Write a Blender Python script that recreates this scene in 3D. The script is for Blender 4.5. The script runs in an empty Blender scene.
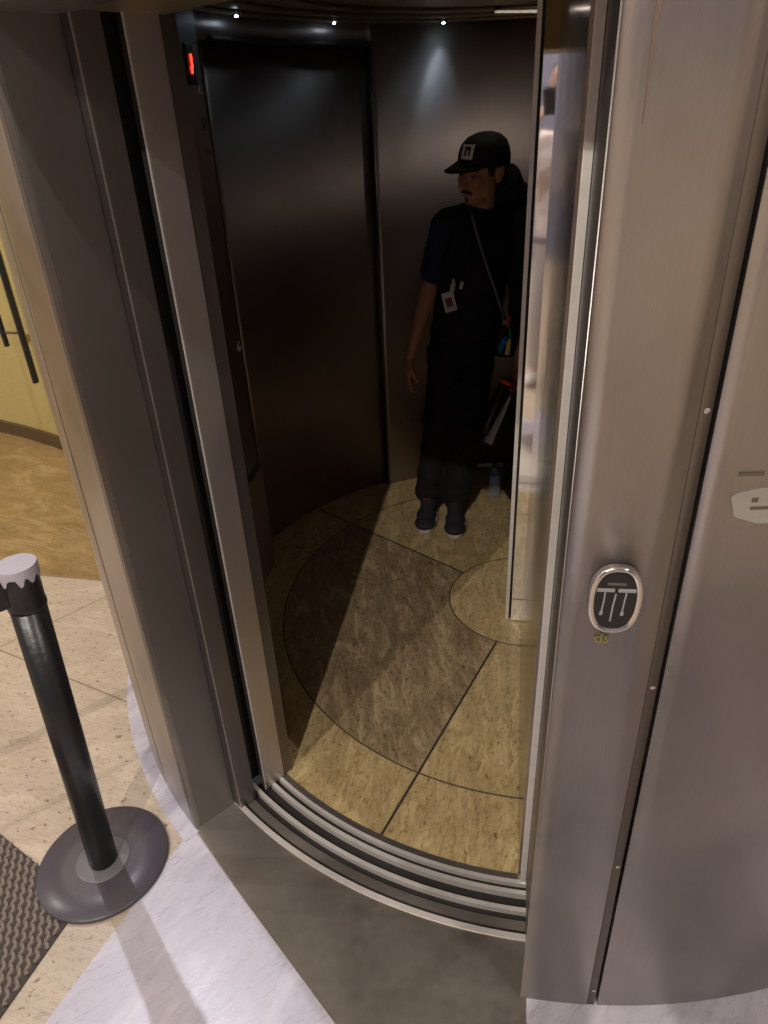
import bpy, bmesh, math, random
from math import sin, cos, pi, radians, atan2, hypot, sqrt
from mathutils import Vector, Matrix, noise
random.seed(7)
S = bpy.context.scene
COL = S.collection
H = 1.78
CX, CY = 0.5593, 2.3567           # axis of the round lift

# ------------------------------------------------------------------ materials
def nt(name):
    m = bpy.data.materials.new(name); m.use_nodes = True
    t = m.node_tree; b = t.nodes['Principled BSDF']
    return m, t, b
def ramp(t, fac, stops):
    r = t.nodes.new('ShaderNodeValToRGB'); e = r.color_ramp.elements
    while len(e) < len(stops): e.new(.5)
    for i, (p, c) in enumerate(stops):
        e[i].position = p; e[i].color = (*c, 1) if len(c) == 3 else c
    t.links.new(fac, r.inputs[0]); return r.outputs[0]
def coords(t, scale=(1, 1, 1), rot=(0, 0, 0)):
    c = t.nodes.new('ShaderNodeTexCoord'); mp = t.nodes.new('ShaderNodeMapping')
    m0 = t.nodes.new('ShaderNodeMapping'); m0.inputs['Rotation'].default_value = rot; mp.inputs['Scale'].default_value = scale
    t.links.new(c.outputs['Object'], m0.inputs[0]); t.links.new(m0.outputs[0], mp.inputs[0]); return mp.outputs[0]
def noise_tex(t, vec, scale, detail=4, rough=.5, dist=0):
    n = t.nodes.new('ShaderNodeTexNoise'); n.inputs['Scale'].default_value = scale
    n.inputs['Detail'].default_value = detail; n.inputs['Roughness'].default_value = rough
    n.inputs['Distortion'].default_value = dist
    t.links.new(vec, n.inputs['Vector']); return n.outputs['Fac']
def bump(t, b, fac, strength, dist=.01):
    n = t.nodes.new('ShaderNodeBump'); n.inputs['Strength'].default_value = strength
    n.inputs['Distance'].default_value = dist
    t.links.new(fac, n.inputs['Height']); t.links.new(n.outputs[0], b.inputs['Normal'])
def mathn(t, op, a, bb=None):
    n = t.nodes.new('ShaderNodeMath'); n.operation = op
    for i, v in enumerate((a, bb)):
        if v is None: continue
        if isinstance(v, (int, float)): n.inputs[i].default_value = v
        else: t.links.new(v, n.inputs[i])
    return n.outputs[0]
def plain(name, c, rough=.6, metal=0, spec=.5, emit=0, var=0):
    m, t, b = nt(name)
    b.inputs['Base Color'].default_value = (*c, 1); b.inputs['Roughness'].default_value = rough
    b.inputs['Metallic'].default_value = metal; b.inputs['Specular IOR Level'].default_value = spec
    if emit:
        b.inputs['Emission Color'].default_value = (*c, 1); b.inputs['Emission Strength'].default_value = emit
    f = noise_tex(t, coords(t), 60, 3)
    if var:
        lo = tuple(x * (1 - var) for x in c); hi = tuple(min(1, x * (1 + var)) for x in c)
        t.links.new(ramp(t, f, [(.3, lo), (.7, hi)]), b.inputs['Base Color'])
    bump(t, b, f, .08 if not metal else .01)
    return m
def steel(name, c, rough=.3, brush=(60, 60, 1.2), var=.18, stain=.25, brushamt=.15, bs=.03):
    """brushed stainless steel: fine vertical grain, cloudy hand and water stains"""
    m, t, b = nt(name)
    b.inputs['Metallic'].default_value = 1
    g = noise_tex(t, coords(t, brush), 6, 3)
    cl = noise_tex(t, coords(t, (1, 1, .8)), 3.2, 5, .55, .4)
    base = ramp(t, cl, [(.28, tuple(x * (1 - stain) for x in c)), (.5, c), (.75, tuple(min(1, x * (1 + stain * .5)) for x in c))])
    mx = t.nodes.new('ShaderNodeMix'); mx.data_type = 'RGBA'; mx.blend_type = 'MULTIPLY'; mx.inputs[0].default_value = 1
    gr = ramp(t, g, [(.25, (1 - var,) * 3), (.75, (1, 1, 1))])
    t.links.new(base, mx.inputs[6]); t.links.new(gr, mx.inputs[7])
    t.links.new(mx.outputs[2], b.inputs['Base Color'])
    r1 = mathn(t, 'MULTIPLY', cl, .22); r2 = mathn(t, 'MULTIPLY', g, brushamt)
    r = mathn(t, 'ADD', mathn(t, 'ADD', r1, r2), rough - .11 - brushamt / 2)
    t.links.new(r, b.inputs['Roughness'])
    bump(t, b, g, bs, .002)
    return m
def stone(name, c, dark, vein=.55, rough=.38, scale=1.0, rot=0, pits=True, cont=1):
    m, t, b = nt(name)
    v = coords(t, (1 * scale, 3.2 * scale, 1), (0, 0, rot))
    n1 = noise_tex(t, v, 3.5, 8, .62, 1.2)
    v2 = coords(t, (3 * scale, 14 * scale, 1), (0, 0, rot + .3))
    n2 = noise_tex(t, v2, 5, 6, .65, 2.0)
    lo = dark; hi = c
    base = ramp(t, n1, [(.3, lo), (.52, tuple((x + y) / 2 for x, y in zip(lo, hi))), (.62, hi)])
    vn = ramp(t, n2, [(.30, tuple(.55 + .45 * (1 - vein) for _ in range(3))), (.46, (1, 1, 1))])
    mx = t.nodes.new('ShaderNodeMix'); mx.data_type = 'RGBA'; mx.blend_type = 'MULTIPLY'; mx.inputs[0].default_value = 1
    t.links.new(base, mx.inputs[6]); t.links.new(vn, mx.inputs[7])
    out = mx.outputs[2]
    if pits:
        n3 = noise_tex(t, coords(t, (6, 9, 1), (0, 0, rot)), 7, 3, .5, .3)
        pt = ramp(t, n3, [(.30, (.5, .42, .34)), (.37, (1, 1, 1))])
        m2 = t.nodes.new('ShaderNodeMix'); m2.data_type = 'RGBA'; m2.blend_type = 'MULTIPLY'; m2.inputs[0].default_value = 1
        t.links.new(out, m2.inputs[6]); t.links.new(pt, m2.inputs[7]); out = m2.outputs[2]
    n4 = noise_tex(t, coords(t, (1, 2.6, 1), (0, 0, rot + .15)), 26, 6, .7, 1.5)
    m3 = t.nodes.new('ShaderNodeMix'); m3.data_type = 'RGBA'; m3.blend_type = 'MULTIPLY'; m3.inputs[0].default_value = 1 if name.startswith('cab') else (.15 if not pits else .5)
    t.links.new(out, m3.inputs[6]); t.links.new(ramp(t, n4, [(.36, (.62, .56, .50)), (.50, (1, 1, 1)), (.66, (1, 1, 1)), (.74, (1.0, .98, .94))]), m3.inputs[7]); out = m3.outputs[2]
    t.links.new(out, b.inputs['Base Color'])
    t.links.new(mathn(t, 'ADD', mathn(t, 'MULTIPLY', n2, .3), rough - .15), b.inputs['Roughness'])
    bump(t, b, n2, .06, .004)
    return m

M = {}
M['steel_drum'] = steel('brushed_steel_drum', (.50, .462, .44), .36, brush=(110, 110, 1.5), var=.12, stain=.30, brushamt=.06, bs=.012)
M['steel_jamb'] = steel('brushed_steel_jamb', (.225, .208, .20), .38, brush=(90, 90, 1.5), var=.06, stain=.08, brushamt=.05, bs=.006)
M['steel_cjamb'] = steel('satin_cab_jamb_steel', (.56, .515, .49), .44, brush=(90, 90, 1.5), var=.05, stain=.08, brushamt=.04, bs=.004)
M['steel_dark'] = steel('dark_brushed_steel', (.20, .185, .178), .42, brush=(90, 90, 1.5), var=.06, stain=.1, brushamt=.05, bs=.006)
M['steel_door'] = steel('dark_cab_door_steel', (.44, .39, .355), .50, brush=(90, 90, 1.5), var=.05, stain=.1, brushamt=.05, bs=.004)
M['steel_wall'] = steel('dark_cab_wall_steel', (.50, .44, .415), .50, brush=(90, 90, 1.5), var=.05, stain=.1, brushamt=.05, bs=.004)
M['steel_sill'] = steel('scratched_sill_steel', (.50, .46, .415), .46, brush=(8, 8, 8), var=.08, stain=.22, brushamt=.08, bs=.01)
M['steel_rail'] = steel('worn_rail_steel', (.86, .80, .76), .50, brush=(8, 8, 8), var=.08, stain=.08, brushamt=.06, bs=.01)
M['steel_side'] = steel('streaky_side_steel', (.31, .27, .24), .15, brush=(40, 40, .3), stain=.1, bs=.08, brushamt=.2)
M['mirror'] = steel('polished_mirror_steel', (.90, .86, .83), .045, brush=(2, 2, 1), var=.03, stain=.03, brushamt=.01, bs=.0)
M['steel_rail'].node_tree.nodes['Principled BSDF'].inputs['Metallic'].default_value = .55
M['groove'] = plain('groove_dark', (.014, .012, .011), .8)  # near-black beds between the rails
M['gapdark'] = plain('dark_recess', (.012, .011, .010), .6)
M['gasket'] = plain('brown_gasket_metal', (.17, .14, .115), .42, .7)
M['black_plastic'] = plain('black_plastic', (.012, .012, .014), .32)
M['black_pole'] = plain('black_painted_tube', (.011, .011, .012), .33)
M['black_base'] = plain('black_gloss_base', (.075, .066, .080), .30)
_b = M['black_base'].node_tree; [setattr(n_.inputs['Strength'], 'default_value', .01) for n_ in _b.nodes if n_.type == 'BUMP']
M['base_cap'] = plain('grey_base_cover', (.16, .15, .165), .28)
M['chrome'] = plain('chrome', (.75, .73, .74), .16, 1)
M['cab_beige'] = stone('cab_travertine', (.66, .505, .26), (.42, .30, .14), vein=.95, rot=1.75, scale=1.6)
M['cab_brown'] = stone('cab_brown_inlay', (.50, .375, .22), (.22, .155, .085), vein=1.15, rot=1.45, scale=1.7)
M['inlay_line'] = plain('brown_inlay_line', (.11, .082, .048), .6)
M['joint'] = plain('dark_joint', (.045, .034, .022), .7)
M['lobby_stone'] = stone('lobby_travertine', (.56, .46, .355), (.45, .365, .275), vein=.35, rot=.2)
M['lobby_brown'] = stone('lobby_golden_stone', (.37, .255, .115), (.23, .145, .055), vein=.5, rot=.5, scale=.8)
M['lobby_joint'] = plain('lobby_joint', (.27, .19, .12), .7)
M['pale_stone'] = stone('pale_grey_stone', (.58, .545, .61), (.46, .43, .49), vein=.5, rot=2.2, rough=.30, pits=False)
M['ceil_w'] = plain('lobby_ceiling_paint', (.72, .69, .66), .8)
M['wall_yellow'] = plain('yellow_plaster', (.50, .41, .16), .7, var=.05)
M['wall_grey'] = plain('bluegrey_plaster', (.15, .16, .23), .7, var=.05)
M['wall_warm'] = plain('warm_plaster', (.62, .55, .50), .7, var=.05)
M['base_brown'] = plain('brown_skirting', (.10, .065, .03), .5)
M['cab_ceil'] = steel('olive_cab_ceiling', (.50, .42, .26), .5, stain=.1, bs=.005)
M['brass'] = plain('brass', (.45, .32, .12), .3, 1)
M['white_paint'] = plain('white_paint', (.75, .74, .72), .5)
M['sticker'] = plain('worn_sticker', (.29, .265, .225), .55)
M['drip'] = plain('brown_drip', (.20, .14, .105), .5, .6)
M['sticker_print'] = plain('sticker_print', (.10, .075, .05), .55)
M['mark_olive'] = plain('olive_ink', (.23, .19, .06), .5)
M['screen_grey'] = plain('grey_screen_print', (.27, .28, .27), .4)
M['screen_dim'] = plain('dim_screen_print', (.10, .10, .10), .4)
M['red_glow'] = plain('red_led_digit', (1, .03, .015), .5, emit=5)
M['led_blue'] = plain('cool_led', (.62, .80, 1), .5, emit=30)
M['lamp_warm'] = plain('lamp_warm_disc', (1, .9, .78), .5, emit=9)
M['lamp_dim'] = plain('dim_strip_lamp', (1, .86, .66), .5, emit=.35)
M['mat_rubber'] = plain('taupe_mat', (.19, .15, .125), .75)
M['mat_dark'] = plain('dark_mat_backing', (.055, .043, .038), .85)
M['tape'] = plain('torn_white_tape', (.40, .37, .40), .7)
M['skin_brown'] = plain('brown_skin', (.44, .21, .12), .55, var=.06)
M['skin_light'] = plain('light_skin', (.60, .36, .27), .5, var=.05)
M['eye_white'] = plain('eye_white', (.30, .25, .22), .4)
M['hair'] = plain('black_hair', (.01, .008, .007), .6)
M['cap_black'] = plain('black_cap_cloth', (.010, .0095, .009), .8)
M['patch'] = plain('white_cap_patch', (.82, .82, .72), .6)
M['polo_blue'] = plain('navy_blue_polo', (.006, .011, .058), .8)
M['vest_black'] = plain('black_vest_cloth', (.0075, .0078, .008), .85)
M['trouser_black'] = plain('black_trouser_cloth', (.0035, .0035, .0035), .85)
M['shoe_dark'] = plain('dark_grey_knit', (.017, .016, .018), .8)
M['sole'] = plain('offwhite_sole', (.50, .42, .41), .6)
M['red_tag'] = plain('dark_red_tab', (.16, .03, .02), .6)
M['strap_grey'] = plain('bluegrey_webbing', (.11, .12, .17), .7)
M['pack_black'] = plain('black_nylon', (.006, .006, .0065), .7)
M['badge_white'] = plain('badge_white', (.62, .56, .56), .4)
M['badge_photo'] = plain('badge_photo', (.16, .04, .035), .5)
M['key_blue'] = plain('blue_tag', (.01, .13, .60), .4)
M['key_yellow'] = plain('yellow_tag', (.75, .66, .12), .4)
M['key_green'] = plain('green_tag', (.02, .22, .08), .4)
M['key_red'] = plain('red_tag_bright', (.55, .03, .02), .4)
M['orange'] = plain('orange_band', (.85, .10, .02), .5)
M['tool_white'] = plain('dull_white_plastic', (.52, .51, .54), .45)
M['shirt_white'] = plain('offwhite_shirt', (.78, .70, .66), .8)
M['trouser_beige'] = plain('pale_grey_trousers', (.50, .46, .44), .8)
M['belt'] = plain('dark_violet_belt', (.05, .04, .07), .5)
M['shoe_white'] = plain('white_leather', (.78, .76, .74), .5)
def clear(name, c, rough=.05):
    m, t, b = nt(name)
    b.inputs['Base Color'].default_value = (*c, 1); b.inputs['Roughness'].default_value = rough
    b.inputs['Transmission Weight'].default_value = .85; b.inputs['IOR'].default_value = 1.33
    return m
M['bottle'] = clear('clear_bottle', (.85, .90, .98), .12)
M['bottle_label'] = plain('blue_bottle_label', (.20, .28, .62), .4)
M['bottle_cap'] = plain('dark_blue_cap', (.01, .01, .08), .4)

# ------------------------------------------------------------------ object helpers
def link(name, me, mats, parent=None, loc=None):
    o = bpy.data.objects.new(name, me); COL.objects.link(o)
    for m in (mats if isinstance(mats, (list, tuple)) else [mats]):
        me.materials.append(M[m])
    if parent: o.parent = parent; o.matrix_parent_inverse = Matrix.Translation(-parent.location) if False else Matrix()
    return o
def obj(name, bm, mats, parent=None, smooth=False, bevel=0):
    """verts are given in world space; parts are re-based on the parent's origin"""
    if parent is not None:
        mw = parent.matrix_world if parent.parent is None else parent.matrix_world
        off = Vector(parent.get('_org', (0, 0, 0)))
        bmesh.ops.translate(bm, verts=bm.verts, vec=-off)
    bmesh.ops.recalc_face_normals(bm, faces=bm.faces)
    me = bpy.data.meshes.new(name); bm.to_mesh(me); bm.free()
    if smooth:
        for p in me.polygons: p.use_smooth = True
    o = link(name, me, mats, parent)
    if parent is not None: o['_org'] = list(parent.get('_org', (0, 0, 0)))
    else: o['_org'] = [0, 0, 0]
    if bevel:
        md = o.modifiers.new('bev', 'BEVEL'); md.width = bevel; md.segments = 2; md.limit_method = 'ANGLE'
    return o
def tag(o, label, cat, group=None):
    o['label'] = label; o['category'] = cat
    if group: o['group'] = group
    return o
def struct(o): o['kind'] = 'structure'; return o
def thing(name, label, cat, loc, group=None):
    o = bpy.data.objects.new(name, None); COL.objects.link(o); o.location = loc; o.empty_display_size = .05
    o['_org'] = list(loc); return tag(o, label, cat, group)
def pol(r, a, z=0): return Vector((CX + r * cos(radians(a)), CY + r * sin(radians(a)), z))
def box(bm, c, s, rot=None, mi=0):
    r = bmesh.ops.create_cube(bm, size=1)
    vs = r['verts']
    Mx = Matrix.Translation(c) @ (rot.to_4x4() if rot is not None else Matrix()) @ Matrix.Diagonal((*s, 1))
    bmesh.ops.transform(bm, matrix=Mx, verts=vs)
    fs = {f for v in vs for f in v.link_faces}
    for f in fs: f.material_index = mi
    return vs
def prism(bm, pts, z0, z1, mi=0):
    a = [bm.verts.new((p[0], p[1], z0)) for p in pts]; b = [bm.verts.new((p[0], p[1], z1)) for p in pts]
    fs = [bm.faces.new(a[::-1]), bm.faces.new(b)]
    n = len(pts)
    for i in range(n): fs.append(bm.faces.new((a[i], a[(i + 1) % n], b[(i + 1) % n], b[i])))
    for f in fs: f.material_index = mi
def arc(bm, prof, a0, a1, step=1.0, mi=0):
    """sweep a closed (r,z) profile round the lift axis"""
    n = max(1, int(abs(a1 - a0) / step)); L = len(prof); rows = []
    for i in range(n + 1):
        a = a0 + (a1 - a0) * i / n
        rows.append([bm.verts.new(pol(r, a, z)) for r, z in prof])
    fs = []
    for i in range(n):
        for j in range(L):
            fs.append(bm.faces.new((rows[i][j], rows[i][(j + 1) % L], rows[i + 1][(j + 1) % L], rows[i + 1][j])))
    fs.append(bm.faces.new(rows[0])); fs.append(bm.faces.new(rows[-1][::-1]))
    for f in fs: f.material_index = mi
def rect(r0, r1, z0, z1): return [(r0, z0), (r1, z0), (r1, z1), (r0, z1)]
def arcobj(name, r0, r1, z0, z1, a0, a1, mat, parent=None, smooth=False, step=1.0):
    bm = bmesh.new(); arc(bm, rect(r0, r1, z0, z1), a0, a1, step)
    o = obj(name, bm, mat, parent)
    # smooth shade only the curved faces
    for p in o.data.polygons:
        if abs(p.normal.z) < .5 and len(p.vertices) == 4:
            c = p.center + Vector(o['_org']) - Vector((CX, CY, 0)); c.z = 0
            if abs(p.normal.dot(c.normalized())) > .8: p.use_smooth = True
    return o
def frame_to(d, up=Vector((0, 0, 1))):
    z = Vector(d).normalized()
    x = up.cross(z)
    if x.length < 1e-4: x = Vector((1, 0, 0))
    x.normalize(); y = z.cross(x)
    return Matrix((x, y, z)).transposed()
def tube(bm, pts, rad, n=12, closed=False, mi=0, flat=None):
    """tube along points; rad a number or list; flat=(fx,fy) squeezes the section"""
    pts = [Vector(p) for p in pts]; L = len(pts)
    rs = rad if isinstance(rad, (list, tuple)) else [rad] * L
    rows = []; prev = None
    for i, p in enumerate(pts):
        d = (pts[(i + 1) % L] - pts[i - 1]) if (closed or 0 < i < L - 1) else (pts[1] - pts[0] if i == 0 else pts[-1] - pts[-2])
        d.normalize()
        if prev is None:
            u = Vector((0, 0, 1)) if abs(d.z) < .9 else Vector((0, 1, 0))
            x = u.cross(d).normalized()
        else:
            x = (prev - d * prev.dot(d)).normalized()
        prev = x; y = d.cross(x)
        fx, fy = flat if flat else (1, 1)
        rows.append([bm.verts.new(p + x * (rs[i] * fx * cos(2 * pi * k / n)) + y * (rs[i] * fy * sin(2 * pi * k / n))) for k in range(n)])
    fs = []
    for i in range(L if closed else L - 1):
        a = rows[i]; b = rows[(i + 1) % L]
        for k in range(n): fs.append(bm.faces.new((a[k], a[(k + 1) % n], b[(k + 1) % n], b[k])))
    if not closed:
        fs.append(bm.faces.new(rows[0][::-1])); fs.append(bm.faces.new(rows[-1]))
    for f in fs: f.material_index = mi
    return rows
def lathe(bm, prof, c, axis=Vector((0, 0, 1)), n=40, mi=0):
    R = frame_to(axis); c = Vector(c); rows = []
    for r, z in prof:
        rows.append([bm.verts.new(c + R @ Vector((max(r, 1e-5) * cos(2 * pi * k / n), max(r, 1e-5) * sin(2 * pi * k / n), z))) for k in range(n)])
    fs = []
    for i in range(len(rows) - 1):
        for k in range(n): fs.append(bm.faces.new((rows[i][k], rows[i][(k + 1) % n], rows[i + 1][(k + 1) % n], rows[i + 1][k])))
    fs.append(bm.faces.new(rows[0][::-1])); fs.append(bm.faces.new(rows[-1]))
    for f in fs: f.material_index = mi
def text_bm(s, size, depth, Mx, bm):
    cu = bpy.data.curves.new('t', 'FONT'); cu.body = s; cu.size = size; cu.extrude = depth; cu.align_x = 'CENTER'; cu.align_y = 'CENTER'
    o = bpy.data.objects.new('t', cu); COL.objects.link(o)
    dg = bpy.context.evaluated_depsgraph_get(); dg.update()
    me = bpy.data.meshes.new_from_object(o.evaluated_get(dg))
    me.transform(Mx); bm.from_mesh(me)
    bpy.data.objects.remove(o); bpy.data.curves.remove(cu)

# ================================================================== FLOORS
XL, XR, YN, YF = -6, 5, -4.5, 8
def sqpt(a):
    dx, dy = cos(radians(a)), sin(radians(a)); t = 1e9
    if dx > 1e-9: t = min(t, (XR - CX) / dx)
    if dx < -1e-9: t = min(t, (XL - CX) / dx)
    if dy > 1e-9: t = min(t, (YF - CY) / dy)
    if dy < -1e-9: t = min(t, (YN - CY) / dy)
    return Vector((CX + dx * t, CY + dy * t, 0))
bm = bmesh.new(); N = 144
corner = [math.degrees(atan2(y - CY, x - CX)) % 360 for x in (XL, XR) for y in (YN, YF)]
angs = sorted(set([i * 360 / N for i in range(N)] + corner))
inn = [bm.verts.new(pol(1.40, a, 0)) for a in angs]; out = [bm.verts.new(sqpt(a)) for a in angs]
for i in range(len(angs)):
    j = (i + 1) % len(angs); bm.faces.new((inn[i], inn[j], out[j], out[i]))
def ln(bm, a, b, w=.006, z=.0006, mi=1):
    a = Vector((a[0], a[1], z)); b = Vector((b[0], b[1], z)); d = (b - a).normalized(); n = Vector((-d.y, d.x, 0)) * w / 2
    f = bm.faces.new([bm.verts.new(p) for p in (a - n, b - n, b + n, a + n)]); f.material_index = mi
# golden stone zone beyond the lighter band
def quad(bm, pts, z, mi):
    f = bm.faces.new([bm.verts.new((p[0], p[1], z)) for p in pts]); f.material_index = mi
za, zb = (-1.81, 2.759), (-1.04, 2.590)
quad(bm, [za, zb, (-1.05, 2.8), (-.9, 3.4), (-.3, 4.4), (-.3, 7.9), (-5.9, 7.9), (-5.9, 3.657)], .0004, 2)
ln(bm, (-5.9, 3.665), (-1.0, 2.582), .012)
ln(bm, (-2.6, 2.754), (-.93, 1.853)); ln(bm, (-2.4, 2.3), (-1.25, 4.85)); ln(bm, (-3.2, 3.4), (-.95, 3.93))
ln(bm, (-3.6, 2.95), (-1.2, .98), .008)
ln(bm, (-2.2, 1.6), (-1.2, 2.55), .005); ln(bm, (1.2, .4), (3, 1.5)); ln(bm, (-.4, .2), (2.5, .2)); ln(bm, (-2.0, -.5), (-.3, .75), .008)
struct(obj('floor', bm, ['lobby_stone', 'lobby_joint', 'lobby_brown']))
# paler stone entry slab and narrow border round the drum
bm = bmesh.new(); prism(bm, [(-.604, 1.333), (-.1676, .811), (.25, .311), (-.9, -.1), (-1.35, .09), (-.8355, .8405)], 0, .0025)
struct(obj('entry_slab', bm, 'pale_stone'))
bm = bmesh.new(); arc(bm, rect(1.50, 1.585, 0, .0045), -138.2, -196, 1); arc(bm, rect(1.5395, 1.585, 0, .0045), -137.7, -138.2, .5)
arc(bm, rect(1.50, 1.78, 0, .003), -101.3, -20, 1)
struct(obj('drum_border', bm, 'pale_stone'))
# steel sill plate in front of the tracks
bm = bmesh.new()
pts = [(-.604, 1.333), (-.1676, .811), (.25, .311), (.262, .80), (.272, .846)] + [tuple(pol(1.407, a)[:2]) for a in [-100.9 - i * 1.0 for i in range(35)]] + [tuple(pol(1.407, -138.6)[:2]), tuple(pol(1.50, -139.0)[:2])]
prism(bm, pts, -.02, .004)
struct(obj('sill_plate', bm, 'steel_sill'))
# cab floor, inlaid stone
bm = bmesh.new()
rs = [.0, .303, .994, 1.235]; A1, A2 = 136.4, 240.3
def sector(r0, r1, a0, a1, mi, z=0):
    n = max(1, int((a1 - a0) / 2)); 
    for i in range(n):
        b0 = a0 + (a1 - a0) * i / n; b1 = a0 + (a1 - a0) * (i + 1) / n
        p = [pol(r1, b0, z), pol(r1, b1, z)] + ([pol(r0, b1, z), pol(r0, b0, z)] if r0 > 0 else [pol(0, 0, z)])
        f = bm.faces.new([bm.verts.new(q) for q in p]); f.material_index = mi
for (r0, r1) in ((0, .303), (.994, 1.235)): sector(r0, r1, 0, 360, 0)
sector(1.235, 1.30, -98, 220.5, 0)
sector(.303, .994, A1, A2, 1); sector(.303, .994, A2, 360 + A1, 0)
sector(.9915, .9975, 0, 360, 3, .0005); sector(.300, .306, 0, 360, 3, .0005)
for a in (A1, A2, A1 + 180 + 53): ln(bm, pol(.30, a), pol(1.235, a), .008, .0006, 2)
bmesh.ops.remove_doubles(bm, verts=bm.verts, dist=1e-5)
struct(obj('cab_floor', bm, ['cab_beige', 'cab_brown', 'joint', 'inlay_line']))
# curved door tracks
tr = thing('door_track', 'curved steel double door track of parallel rails across the lift threshold', 'door track', pol(1.32, -119, 0))
del tr['label']; del tr['category']; tr['kind'] = 'structure'
bm = bmesh.new(); arc(bm, rect(1.232, 1.410, -.05, -.022), -139, -100.5, .75)
obj('track_bed', bm, 'groove', tr)
for nm, r0, r1, z1, m in (('sill_edge', 1.236, 1.252, .0015, 'steel_sill'), ('rail', 1.255, 1.266, .005, 'steel_rail'), ('rail', 1.283, 1.295, .005, 'steel_rail'),
                      ('rail', 1.329, 1.341, .005, 'steel_rail'), ('rail', 1.362, 1.387, .001, 'steel_sill'), ('sill_edge', 1.397, 1.412, .0065, 'steel_rail')):
    bm = bmesh.new(); arc(bm, rect(r0, r1, -.03, z1), -138.9, -100.6, .75); obj(nm, bm, m, tr)
bm = bmesh.new(); arc(bm, rect(1.266, 1.283, -.03, -.010), -138.9, -100.6, .75); arc(bm, rect(1.341, 1.362, -.03, -.012), -138.9, -100.6, .75); arc(bm, rect(1.295, 1.329, -.03, -.015), -138.9, -100.6, .75)
obj('groove', bm, 'groove', tr)

# ================================================================== DRUM (outer skin)
TOP = 4.5
def wallarc(name, *a, **k): return struct(arcobj(name, *a, **k))
wallarc('wall_right', 1.525, 1.54, 0.002, TOP, -101.2, -95.77, 'steel_drum')
wallarc('wall_right', 1.50, 1.5395, 0.001, TOP, -95.75, -95.14, 'gasket', step=.3)
wallarc('wall_right', 1.49, 1.505, 0.001, TOP, -95.14, -94.9, 'gapdark', step=.3)
wallarc('wall_right', 1.525, 1.54, 0.002, TOP, -94.9, -60, 'steel_drum')
wallarc('wall_right', 1.525, 1.54, 0.001, TOP, -59.8, 60, 'steel_drum')
wallarc('wall_back', 1.525, 1.54, 0.001, TOP, 60, 196, 'steel_drum')
wallarc('wall_left', 1.525, 1.54, 0.001, TOP, 196.2, 213.9, 'steel_drum')
wallarc('trim_1', 1.518, 1.530, 0.001, TOP, 213.9, 214.25, 'gapdark', step=.2)
wallarc('wall_left', 1.525, 1.54, 0.001, TOP, 214.25, 221.9, 'steel_drum')
# header over the doorway
wallarc('lintel', 1.40, 1.54, 1.948, TOP, 221.9, 258.8, 'steel_drum')
wallarc('lintel', 1.23, 1.398, 1.952, TOP, 222.8, 259.6, 'cab_ceil')
# screws in the brown joint strip
for z, a in ((.508, -95.4), (.063, -95.38), (1.438, -95.4), (.969, -95.4)):
    bm = bmesh.new(); d = pol(1, a) - Vector((CX, CY, 0)); lathe(bm, [(.004, 0), (.004, .0012), (.0025, .0022), (.0004, .0022)], pol(1.5393, a, z), d, 12)
    where = {.508: 'second from the floor', .063: 'lowest, near the floor', 1.438: 'topmost, high beside the sticker panel', .969: 'at the height below the call plate'}[z]
    tag(obj('screw', bm, 'chrome'), 'small steel screw head in the brown joint strip, ' + where, 'screw', 'screws in the joint strip')
# left jamb: two stepped faces, dark slot, cab jamb, pale strips as painted edge highlights
def radial_plate(name, r0, r1, a, thick, mat, z1=1.972, z0=.004, flip=-1, bevel=0):
    """plate standing on a radial line; its visible face looks towards the doorway"""
    p0, p1 = pol(r0, a), pol(r1, a); d = (p1 - p0).normalized(); n = Vector((-d.y, d.x, 0)) * thick * flip
    bm = bmesh.new(); prism(bm, [p0[:2], p1[:2], (p1 + n)[:2], (p0 + n)[:2]], z0, z1)
    return struct(obj(name, bm, mat, None, bevel=bevel))
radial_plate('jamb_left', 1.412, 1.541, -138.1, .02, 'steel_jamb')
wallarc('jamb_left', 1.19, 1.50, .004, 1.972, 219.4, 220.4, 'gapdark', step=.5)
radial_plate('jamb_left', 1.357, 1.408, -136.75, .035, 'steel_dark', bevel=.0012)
radial_plate('jamb_left', 1.4092, 1.4115, -136.72, .003, 'steel_cjamb')  # thin paler strip standing in for an edge highlight
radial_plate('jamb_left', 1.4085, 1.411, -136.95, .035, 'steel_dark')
radial_plate('jamb_left', 1.3162, 1.3185, -136.78, .003, 'steel_rail')  # pale strip painted as the highlight along the cab jamb edge
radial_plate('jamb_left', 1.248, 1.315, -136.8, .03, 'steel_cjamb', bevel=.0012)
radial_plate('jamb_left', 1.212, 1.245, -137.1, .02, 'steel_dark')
# right jamb: bright post, dark recess face
bm = bmesh.new(); prism(bm, [(.3095, 1.118), (.3249, 1.1173), (.329, 1.137), (.3150, 1.138)], .004, 1.975)
struct(obj('jamb_right', bm, 'steel_rail', bevel=.001))
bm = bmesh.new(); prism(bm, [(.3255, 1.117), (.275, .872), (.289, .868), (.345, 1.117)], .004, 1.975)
struct(obj('jamb_right', bm, 'steel_dark'))
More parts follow.
